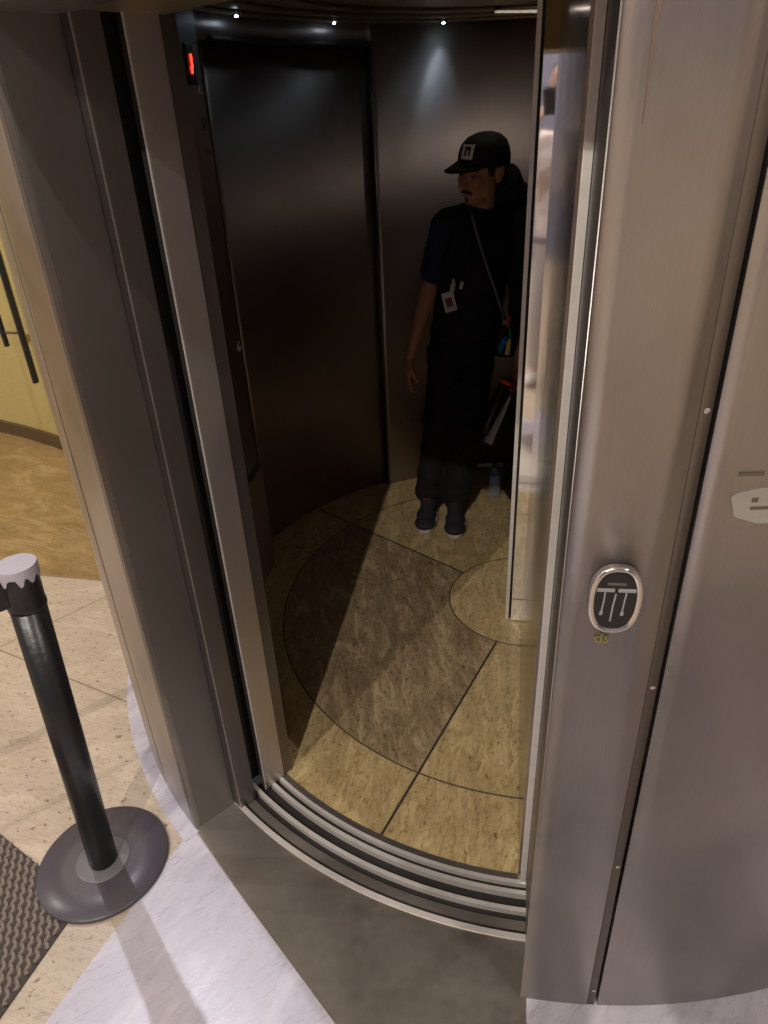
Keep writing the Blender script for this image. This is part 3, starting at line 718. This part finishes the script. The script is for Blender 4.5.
# ---------------------------------------------------------------- the man in the cab
pm = V((.30, 3.12, 0))
man = thing('person', 'man in black cap, vest and trousers leaning inside the lift, looking left', 'person', pm)
hc = V((.482, 3.24, 1.562)); hf = V((-.80, -.60, -.16)); hu = V((.12, -.03, 1))
SL, SR = V((.325, 3.27, 1.352)), V((.645, 3.33, 1.340))      # shoulders, image left / right
EL, WL = V((.256, 3.285, 1.08)), V((.158, 3.20, .795))
ER, WR = V((.700, 3.30, 1.08)), V((.655, 3.12, .76))
bm = bmesh.new()
HS = 1.12
F, at0 = head(bm, hc, hf, hu, HS)
at = at0
cap(bm, (.488, 3.30, 1.38), hc + V((.012, .015, -.05)), .058, .054)
# torso, pelvis, legs under the clothes (one continuous body)
loft(bm, [((.405, 3.24, .80), .135, .09, .15), ((.42, 3.25, .92), .145, .10, .15), ((.44, 3.26, 1.02), .13, .095, .15), ((.465, 3.28, 1.18), .15, .10, .15), ((.485, 3.295, 1.32), .155, .095, .15), ((.49, 3.30, 1.39), .08, .06, .15)])
for s_, e_, w_ in ((SL, EL, WL), (SR, ER, WR)):
    cap(bm, s_, e_, .050, .041); cap(bm, e_, w_, .041, .027)
    cap(bm, e_ * .7 + w_ * .3, e_ * .9 + w_ * .1, .038, .040)
legs = [((.345, 3.23, .82), (.288, 3.11, .46), (.232, 3.11, .09)), ((.475, 3.24, .82), (.405, 3.08, .44), (.360, 3.045, .09))]
for h_, k_, a_ in legs:
    cap(bm, h_, k_, .078, .052); cap(bm, k_, a_, .050, .036); cap(bm, a_, V(a_) + V((-.02, -.10, -.045)), .035, .03)
hand(bm, WL, (-.06, -.10, -1), (.95, -.15, -.1), (.25, -.95, 0), .17, s=1.05)
TD = V((-.40, -.15, -1)).normalized()                               # direction of the held tool
hand(bm, WR, (-.22, -.12, -1), (-.75, -.45, 0), (-.45, -.85, 0), .75)
organic('body', bm, 'skin_brown', man, .0042, 3)
# eyes, moustache, goatee, brows
for sx_ in (-1, 1):
    bm = bmesh.new(); ell(bm, at(.031 * sx_, .0765, .004), (.0110, .009, .0042), F); obj('eye', bm, 'eye_white', man, True)
    bm = bmesh.new(); ell(bm, at(.031 * sx_, .0835, .003), (.0066, .0045, .0046), F); obj('iris', bm, 'hair', man, True)
    bm = bmesh.new(); cap(bm, at(.014 * sx_, .091, .022), at(.048 * sx_, .078, .024), .0045, .0035); obj('eyebrow', bm, 'hair', man, True)
bm = bmesh.new(); cap(bm, at(0, .100, -.047), at(.026, .087, -.056), .0065, .0050); cap(bm, at(0, .100, -.047), at(-.026, .087, -.056), .0065, .0050)
organic('moustache', bm, 'hair', man, .003, 2)
bm = bmesh.new(); ell(bm, at(0, .077, -.106), (.022, .016, .014), F); ell(bm, at(0, .088, -.080), (.009, .006, .008), F)
organic('beard', bm, 'hair', man, .003, 2)
# hair at sides and nape
bm = bmesh.new()
ell(bm, at(0, -.045, .0), (.074, .064, .062), F); 
for sx_ in (-1, 1): ell(bm, at(.068 * sx_, .022, .018), (.010, .020, .030), F); ell(bm, at(.07 * sx_, -.035, .012), (.012, .03, .035), F)
organic('hair', bm, 'hair', man, .004, 2, .002, .01)
# cap : crown + curved brim
bm = bmesh.new(); rows = []; n_ = 40
for i, (zz, rr) in enumerate(((.020, 1.0), (.045, 1.02), (.070, .98), (.095, .86), (.112, .66), (.122, .38), (.126, .10))):
    rows.append([bm.verts.new(at(.083 * rr * cos(2 * pi * k / n_), -.010 + .103 * rr * sin(2 * pi * k / n_), zz + (.018 * sin(2 * pi * k / n_) if i == 0 else 0))) for k in range(n_)])
for i in range(len(rows) - 1):
    for k in range(n_): bm.faces.new((rows[i][k], rows[i][(k + 1) % n_], rows[i + 1][(k + 1) % n_], rows[i + 1][k]))
bm.faces.new(rows[-1])
capo = obj('cap', bm, 'cap_black', man, True); md = capo.modifiers.new('s', 'SOLIDIFY'); md.thickness = .003; md.offset = 1
bm = bmesh.new(); nb = 20; R0 = []; R1 = []
for k in range(nb + 1):
    a = radians(28 + 124 * k / nb); x0, y0 = .084 * cos(a), -.010 + .104 * sin(a)
    ext = .086 * max(0, sin((a - radians(28)) / radians(124) * pi)) ** .6
    R0.append(bm.verts.new(at(x0, y0, .046))); R1.append(bm.verts.new(at(x0, y0 + ext, .046 - .10 * ext - 2.4 * x0 * x0)))
for k in range(nb): bm.faces.new((R0[k], R0[k + 1], R1[k + 1], R1[k]))
br = obj('brim', bm, 'cap_black', capo, True); md = br.modifiers.new('s', 'SOLIDIFY'); md.thickness = .004
# white square emblem with dark figure on the cap front
def capface(x, z):   # point on the crown front
    rr = {True: 1}.get(True); t_ = (z - .045) / .08; rad = 1.02 - .28 * max(0, t_) ** 1.6
    ca_ = x / (.083 * rad); return at(x, -.010 + .103 * rad * sqrt(max(0, 1 - ca_ * ca_)) + .005, z)
def cappatch(x0, x1, z0, z1, lift, mat, name):
    bm = bmesh.new(); g = [[bm.verts.new(capface(x0 + (x1 - x0) * i / 6, z0 + (z1 - z0) * j / 6) + F @ V((0, lift, lift * .5))) for i in range(7)] for j in range(7)]
    for j in range(6):
        for i in range(6): bm.faces.new((g[j][i], g[j][i + 1], g[j + 1][i + 1], g[j + 1][i]))
    o = obj(name, bm, mat, capo); m_ = o.modifiers.new('s', 'SOLIDIFY'); m_.thickness = .001; return o
cappatch(-.036, .012, .062, .108, .002, 'patch', 'emblem')
cappatch(-.026, -.004, .073, .101, .0035, 'cap_black', 'emblem_figure')
cappatch(-.020, -.013, .073, .090, .0045, 'patch', 'emblem_figure')
# polo shirt : sleeves + collar
bm = bmesh.new()
for s_, e_ in ((SL, EL),):
    e2 = s_.lerp(e_, .72); cap(bm, s_, e2, .062, .060)
loft(bm, [((.44, 3.26, 1.0), .140, .104, .15), ((.465, 3.28, 1.18), .158, .108, .15), ((.485, 3.295, 1.32), .165, .100, .15), ((.49, 3.30, 1.385), .085, .070, .15)])
cap(bm, (.487, 3.298, 1.375), (.489, 3.292, 1.405), .068, .066)
organic('polo_shirt', bm, 'polo_blue', man, .007, 4, .004, .05)
# vest
bm = bmesh.new()
loft(bm, [((.425, 3.25, .875), .172, .128, .15), ((.43, 3.255, .95), .165, .126, .15), ((.442, 3.262, 1.05), .158, .118, .15), ((.465, 3.28, 1.18), .168, .124, .15), ((.482, 3.292, 1.30), .180, .118, .15), ((.488, 3.298, 1.375), .135, .09, .15), ((.490, 3.30, 1.41), .072, .068, .15)])
for s_ in (SL, SR): cap(bm, V((.49, 3.30, 1.375)), s_ + V((.018 if s_ is SL else -.018, 0, .008)), .072, .066)
cap(bm, (.425, 3.215, 1.31), (.445, 3.25, 1.36), .055, .05)
# collar rolls
for k in range(10):
    a0_ = 2 * pi * k / 10 ; a1_ = 2 * pi * (k + 1) / 10
    q = lambda a: V((.488 + .070 * cos(a), 3.290 + .066 * sin(a), 1.402 + .016 * sin(a)))
    cap(bm, q(a0_), q(a1_), .017, .017, n=8)
organic('vest', bm, 'vest_black', man, .007, 4, .006, .07)
# hood bundled behind the head
bm = bmesh.new()
ell(bm, (.595, 3.36, 1.47), (.085, .095, .115)); ell(bm, (.635, 3.39, 1.42), (.075, .09, .13)); ell(bm, (.56, 3.385, 1.44), (.08, .07, .07)); ell(bm, (.625, 3.40, 1.52), (.05, .06, .055))
cap(bm, SR + V((0, 0, .01)), ER + V((0, -.01, -.02)), .072, .074); cap(bm, ER, (.665, 3.20, .90), .070, .055); cap(bm, (.56, 3.37, 1.42), SR, .06, .07)
organic('jacket', bm, 'vest_black', man, .008, 4, .010, .05)
bm = bmesh.new()
for h_, k_, a_ in (((.0, 0, 0), (0, 0, 0), (.232, 3.11, .09)), ((0, 0, 0), (0, 0, 0), (.360, 3.045, .09))): cap(bm, V(a_) + V((0, .01, .05)), V(a_) + V((0, 0, -.01)), .046, .046); cap(bm, V(a_), V(a_) + V((-.02, -.10, -.040)), .043, .036)
organic('sock', bm, 'shoe_dark', man, .006, 2)
# trousers : loose cargo
bm = bmesh.new()
loft(bm, [((.395, 3.225, .76), .165, .115, .15), ((.41, 3.235, .83), .170, .118, .15), ((.425, 3.25, .93), .155, .112, .15)])
for h_, k_, a_ in legs:
    h_, k_, a_ = V(h_), V(k_), V(a_)
    cap(bm, h_, k_, .096, .080); cap(bm, k_, a_ + V((0, .015, .04)), .080, .068)
    cap(bm, k_ + V((0, .02, .05)), k_ + V((0, .01, -.12)), .082, .078)
ell(bm, (.232, 3.175, .19), (.036, .05, .10)); 
ell(bm, (.245, 3.19, .50), (.03, .05, .08)); ell(bm, (.492, 3.15, .50), (.03, .05, .08))
def flat_hem(me):
    for v in me.vertices:
        if v.co.z < .052: v.co.z = .052 + (v.co.z - .052) * .12
organic('trousers', bm, 'trouser_black', man, .007, 4, .008, .09, flat_hem)
# shoes
for i, ((toe, heel), aa) in enumerate(((((.190, 2.905), (.240, 3.20)), 0), (((.332, 2.845), (.368, 3.145)), 1))):
    toe = V((*toe, 0)); heel = V((*heel, 0)); d = (toe - heel).normalized(); q = V((-d.y, d.x, 0)); L_ = (toe - heel).length
    sh = bpy.data.objects.new('shoe', None); COL.objects.link(sh); sh.parent = man; sh['_org'] = list(pm); 
    def prof(u):  # half width along the shoe 0 heel .. 1 toe
        return .040 + .018 * sin(pi * min(1, max(0, (u - .15) / .95))) if 0 < u < 1 else .03
    bm = bmesh.new(); rows_ = []
    out_ = []
    for k in range(36):
        a = 2 * pi * k / 36; u = .5 + .5 * cos(a); hw = prof(u) * (abs(sin(a)) ** .6) * math.copysign(1, sin(a)); out_.append(heel + d * (L_ * u) + q * hw)
    z_ = [(0.0, .97), (.006, 1.0), (.022, 1.0), (.026, .97)]; mid_ = (toe + heel) / 2
    rows_ = [[bm.verts.new(V((mid_.x + (p.x - mid_.x) * s_, mid_.y + (p.y - mid_.y) * s_, z))) for p in out_] for z, s_ in z_]
    for r_i in range(3):
        for k in range(36): bm.faces.new((rows_[r_i][k], rows_[r_i][(k + 1) % 36], rows_[r_i + 1][(k + 1) % 36], rows_[r_i + 1][k]))
    bm.faces.new(rows_[0][::-1]); bm.faces.new(rows_[-1]); so = obj('sole', bm, 'sole', sh, True)
    bm = bmesh.new()
    Rz = Matrix((q, d, V((0, 0, 1)))).transposed()
    ell(bm, toe - d * .058 + V((0, 0, .034)), (.053, .062, .030), Rz); ell(bm, toe - d * .115 + V((0, 0, .045)), (.049, .068, .038), Rz)
    ell(bm, heel + d * .055 + V((0, 0, .050)), (.042, .060, .046), Rz); cap(bm, heel + d * .075 + V((0, 0, .06)), heel + d * .085 + V((0, 0, .105)), .042, .044)
    cap(bm, toe - d * .12 + V((0, 0, .055)), heel + d * .07 + V((0, 0, .085)), .034, .036)
    def fl_(me):
        for v in me.vertices:
            if v.co.z < .022: v.co.z = .022
    organic('upper', bm, 'shoe_dark', sh, .005, 3, .0, .06, fl_)
    bm = bmesh.new(); box(bm, heel + d * .140 + V((0, 0, .110)), (.034, .010, .012), Rz); obj('tongue_tab', bm, 'red_tag', sh, bevel=.002)
    bm = bmesh.new()
    for k in range(4):
        c_ = toe - d * (.085 + .018 * k) + V((0, 0, .073 + .006 * k)); tube(bm, [c_ - q * .022 + V((0, 0, -.006)), c_ + V((0, 0, .003)), c_ + q * .022 + V((0, 0, -.006))], .0022, 6)
    obj('lace', bm, 'hair', sh)
# ring on the hanging hand
bm = bmesh.new(); tube(bm, [V((.176, 3.175, .675)) + V((.0095 * cos(a), .0095 * sin(a), 0)) for a in [2 * pi * k / 14 for k in range(14)]], .0035, 6, closed=True)
tag(obj('finger_ring', bm, 'chrome'), 'small pale ring on the hanging hand of the capped man', 'ring')

# front of the torso as a function: put strap and lanyard just outside the vest
def chest(x, z, out=.012):
    cx_ = .425 + (z - .875) * .13; cy_ = 3.25 + (z - .875) * .10
    k_ = (x - cx_) / .175; k_ = max(-.97, min(.97, k_))
    return V((x, cy_ - .126 * sqrt(1 - k_ * k_) + k_ * .025 - out, z))
# crossbody strap with a small black pouch at the hip
sb = thing('crossbody_bag', 'blue-grey strap running diagonally over the black vest to a pouch at the hip', 'bag', (.575, 3.13, .86))
pts = [V((.437, 3.235, 1.425))] + [chest(.432 + (.600 - .432) * (u ** 1.15), 1.40 - .46 * u, .014) for u in [i / 12 for i in range(13)]]
bm = bmesh.new(); tube(bm, pts, .0062, 8, flat=(1.1, .5)); obj('strap', bm, 'strap_grey', sb, True)
bm = bmesh.new(); loft(bm, [((.605, 3.16, .79), .055, .03, .25), ((.605, 3.16, .86), .062, .036, .25), ((.605, 3.16, .93), .055, .028, .25)]); organic('pouch', bm, 'pack_black', sb, .006, 3, .003, .05)
# lanyard + badge
lan = thing('id_badge', 'white photo identity badge hanging on a dark lanyard over the black vest', 'badge', chest(.333, 1.05, .02))
l1 = [chest(.40, 1.38, .014), chest(.375, 1.25, .014), chest(.352, 1.16, .016), chest(.340, 1.115, .02)]
l2 = [chest(.455, 1.36, .014), chest(.42, 1.25, .014), chest(.375, 1.14, .016), chest(.343, 1.105, .02)]
bm = bmesh.new(); tube(bm, l1, .005, 6, flat=(1, .4)); tube(bm, l2, .005, 6, flat=(1, .4)); obj('cord', bm, 'vest_black', lan, True)
Rb = Matrix.Rotation(radians(-14), 3, 'Y')
cb_ = chest(.333, 1.055, .024)
bm = bmesh.new(); box(bm, cb_, (.054, .003, .086), Rb); obj('card', bm, 'badge_white', lan, bevel=.0014)
bm = bmesh.new(); box(bm, cb_ + V((-.001, -.0022, -.002)), (.030, .002, .040), Rb); obj('photo', bm, 'badge_photo', lan)
bm = bmesh.new(); tube(bm, [cb_ + V((.012, 0, .045)), cb_ + V((.016, 0, .075))], .010, 10, flat=(1, .4)); obj('clip', bm, 'badge_white', lan)
for u, nm in ((.352, l1), (.385, l2)):
    c_ = chest(u, 1.135 if nm is l1 else 1.125, .024); bm = bmesh.new(); box(bm, c_, (.014, .002, .032), Matrix.Rotation(radians(14 if nm is l2 else -6), 3, 'Y')); obj('printed_letter', bm, 'badge_white', lan)
# key bunch with coloured tags
ky = thing('key_bunch', 'bunch of blue, yellow, green and red key tags at the hip of the capped man', 'keys', (.585, 3.10, .88))
bm = bmesh.new(); tube(bm, [V((.590, 3.105, .925)) + V((.010 * cos(a), 0, .014 * sin(a))) for a in [2 * pi * k / 16 for k in range(16)]], .0018, 6, closed=True); obj('ring', bm, 'chrome', ky)
def tagp(c, w, h, rot, mat):
    bm = bmesh.new(); R_ = Matrix.Rotation(rot, 3, 'Y'); box(bm, V(c), (w, .006, h), R_); box(bm, V(c) + R_ @ V((0, 0, h * .58)), (w * .5, .005, h * .3), R_); return obj('tag', bm, mat, ky, bevel=.002)
tagp((.567, 3.085, .868), .022, .052, .45, 'key_blue'); tagp((.592, 3.080, .850), .020, .060, .1, 'key_yellow'); tagp((.560, 3.09, .838), .018, .022, .2, 'key_green'); tagp((.590, 3.09, .965), .013, .045, .05, 'key_red'); tagp((.602, 3.095, .905), .012, .045, -.1, 'key_green')
# held tool : black body with orange band, and a pale scraper tube
t0, t1 = V((.605, 3.035, .640)), V((.500, 2.990, .432))
tl = thing('scraper', 'dull white flat scraper blade held low in the man\'s hand', 'hand tool', t0)
dv = (t1 - t0).normalized()
bm = bmesh.new(); tube(bm, [t0, t0.lerp(t1, .15), t0.lerp(t1, .3), t0.lerp(t1, .85), t0.lerp(t1, .87), t1], [.008, .012, .017, .024, .028, .030], 14, flat=(1, .45)); obj('blade', bm, 'tool_white', tl)
bm = bmesh.new(); tube(bm, [t0 - dv * .07, t0 + dv * .005], [.010, .009], 12); obj('grip', bm, 'red_tag', tl)
b0, b1 = V((.600, 3.085, .705)), V((.490, 3.065, .450))
tk = thing('torch', 'black hand torch with orange band held beside the white scraper', 'torch', b0)
dv = (b1 - b0).normalized()
bm = bmesh.new(); tube(bm, [b0, b0.lerp(b1, .1), b0.lerp(b1, .12), b0.lerp(b1, .75), b0.lerp(b1, .78), b1], [.022, .027, .032, .034, .036, .036], 16); obj('body', bm, 'black_plastic', tk, True)
bm = bmesh.new(); tube(bm, [b0.lerp(b1, .02), b0.lerp(b1, .085)], [.029, .031], 18); obj('band', bm, 'orange', tk, True)
# water bottle standing on the cab floor behind the man
wb = thing('water_bottle', 'small clear water bottle with blue label standing on the lift floor behind the man', 'bottle', (.589, 3.27, .0006))
o_ = (.589, 3.27, 0)
bm = bmesh.new(); lathe(bm, [(.020, .001), (.027, .004), (.029, .02), (.029, .045), (.024, .062), (.029, .080), (.029, .125), (.027, .140), (.016, .162), (.011, .172), (.011, .182), (.002, .182)], o_, n=28); obj('bottle_body', bm, 'bottle', wb, True)
bm = bmesh.new(); lathe(bm, [(.0296, .085), (.0296, .125), (.0291, .126), (.0291, .084)], o_, n=28); obj('bottle_label', bm, 'bottle_label', wb, True)
bm = bmesh.new(); lathe(bm, [(.0135, .176), (.0135, .192), (.012, .194), (.001, .194)], o_, n=20); obj('bottle_cap', bm, 'bottle_cap', wb, True)
# tall black bag beside the partition
bm = bmesh.new(); loft(bm, [((.715, 3.24, .0), .060, .10, .2), ((.71, 3.24, .03), .072, .115, .2), ((.71, 3.24, .45), .070, .11, .2), ((.715, 3.24, .70), .055, .09, .2), ((.72, 3.24, .74), .03, .05, .2)])
bag = thing('tool_bag', 'tall black bag standing on the lift floor right of the water bottle', 'bag', (.715, 3.24, 0))
organic('bag_body', bm, 'pack_black', bag, .012, 3, .003, .08)
bm = bmesh.new(); tube(bm, [(.70, 3.19, .72), (.70, 3.18, .80), (.72, 3.24, .83), (.735, 3.30, .80), (.735, 3.29, .72)], .008, 8); obj('carry_handle', bm, 'pack_black', bag, True)

# ---------------------------------------------------------------- the photographer, seen in the mirror post
pb = V((.03, -.50, 0))
ph = thing('person', 'person in off-white shirt and pale trousers raising a phone, reflected in the mirror strip', 'person', pb)
hc = V((.012, -.36, 1.845)); hf = V((.06, 1, -.35)); hu = V((0, .3, 1))
SL2, SR2 = V((-.19, -.50, 1.54)), V((.25, -.50, 1.54))
ELb, WLb = V((-.27, -.33, 1.32)), V((-.095, -.15, 1.62)); ERb, WRb = V((.31, -.36, 1.30)), V((.085, -.15, 1.62))
bm = bmesh.new(); F2, at2 = head(bm, hc, hf, hu, 1.0)
cap(bm, (.03, -.48, 1.56), hc + V((.0, -.03, -.06)), .060, .056)
loft(bm, [((.03, -.5, .88), .15, .10, 0), ((.03, -.5, 1.0), .15, .105, 0), ((.03, -.5, 1.12), .14, .10, 0), ((.03, -.5, 1.3), .165, .11, 0), ((.03, -.5, 1.48), .175, .10, 0), ((.03, -.5, 1.56), .09, .065, 0)])
for s_, e_, w_ in ((SL2, ELb, WLb), (SR2, ERb, WRb)): cap(bm, s_, e_, .052, .042); cap(bm, e_, w_, .042, .028)
legs2 = [((-.05, -.5, .90), (-.075, -.48, .50), (-.09, -.52, .09)), ((.11, -.5, .90), (.135, -.47, .50), (.16, -.50, .09))]
for h_, k_, a_ in legs2: cap(bm, h_, k_, .085, .056); cap(bm, k_, a_, .054, .038); cap(bm, a_, V(a_) + V((0, .10, -.045)), .036, .03)
hand(bm, WLb, (.28, .50, .80), (1, -.25, 0), (.1, -.9, .5), .35); hand(bm, WRb, (-.22, .50, .82), (-1, -.25, 0), (-.1, -.9, .5), .35)
organic('body', bm, 'skin_light', ph, .0055, 3)
for sx_ in (-1, 1):
    bm = bmesh.new(); ell(bm, at2(.031 * sx_, .0765, .004), (.0125, .009, .0055), F2); obj('eye', bm, 'hair', ph, True)
    bm = bmesh.new(); cap(bm, at2(.014 * sx_, .091, .022), at2(.048 * sx_, .078, .024), .004, .003); obj('eyebrow', bm, 'hair', ph, True)
bm = bmesh.new(); ell(bm, at2(0, -.035, .05), (.080, .090, .080), F2); ell(bm, at2(0, -.05, -.005), (.074, .055, .055), F2)
organic('hair', bm, 'hair', ph, .005, 2, .002, .01)
bm = bmesh.new()
loft(bm, [((.03, -.5, .93), .185, .130, 0), ((.03, -.5, 1.05), .175, .128, 0), ((.03, -.5, 1.3), .19, .132, 0), ((.03, -.5, 1.47), .20, .120, 0), ((.03, -.5, 1.565), .09, .075, 0)])
for s_, e_ , w_ in ((SL2, ELb, WLb), (SR2, ERb, WRb)): cap(bm, V((.03, -.5, 1.50)), s_, .08, .070); cap(bm, s_, e_, .068, .058); cap(bm, e_, e_.lerp(w_, .80), .055, .042)
organic('shirt', bm, 'shirt_white', ph, .008, 4, .006, .07)
bm = bmesh.new()
loft(bm, [((.03, -.5, .86), .178, .128, 0), ((.03, -.5, .95), .176, .128, 0), ((.03, -.5, 1.04), .165, .118, 0)])
for h_, k_, a_ in legs2: cap(bm, h_, k_, .10, .080); cap(bm, k_, V(a_) + V((0, 0, .05)), .080, .068)
organic('trousers', bm, 'trouser_beige', ph, .008, 4, .006, .09, flat_hem)
bm = bmesh.new(); loft(bm, [((.03, -.5, .955), .190, .136, 0), ((.03, -.5, .995), .190, .136, 0)], 36); obj('belt', bm, 'belt', ph, True)
for x_ in (-.09, .16):
    bm = bmesh.new(); ell(bm, (x_, -.42, .04), (.048, .11, .042)); ell(bm, (x_, -.52, .05), (.04, .06, .055))
    def fl0(me):
        for v in me.vertices:
            if v.co.z < .002: v.co.z = .002
    organic('shoe', bm, 'shoe_white', ph, .006, 3, 0, .05, fl0)
bm = bmesh.new(); Rp = Matrix.Rotation(radians(-29.5), 3, 'X'); box(bm, V((.004, -.030, 1.765)), (.074, .009, .155), Rp)
tag(obj('phone', bm, 'black_plastic', bevel=.003), 'dark phone held up with both hands by the reflected person', 'phone')

# ------------------------------------------------------------------ camera
cam = bpy.data.cameras.new('camera'); co = bpy.data.objects.new('camera', cam); COL.objects.link(co)
rt = V((.998786334, -.049253004, 0)); fw = V((-.02423468, -.49144756, .87056992)); dn = V((.04287818, .86951334, .49204473))
X = V((rt.x, fw.x, -dn.x)); Y = -V((rt.y, fw.y, -dn.y)); Z = -V((rt.z, fw.z, -dn.z))
co.matrix_world = Matrix.Translation((0, 0, H)) @ Matrix((X, Y, Z)).transposed().to_4x4()
cam.sensor_fit = 'VERTICAL'; cam.sensor_height = 36; cam.lens = 700 / 1024 * 36; cam.clip_start = .02
S.camera = co

w = bpy.data.worlds.new('world'); S.world = w; w.use_nodes = True
w.node_tree.nodes['Background'].inputs[0].default_value = (.5, .48, .45, 1); w.node_tree.nodes['Background'].inputs[1].default_value = .05
S.view_settings.view_transform = 'Standard'; S.view_settings.look = 'None'; S.view_settings.gamma = 1
S.view_settings.use_curve_mapping = False; S.view_settings.exposure = 0
for o in S.objects:
    if '_org' in o: del o['_org']
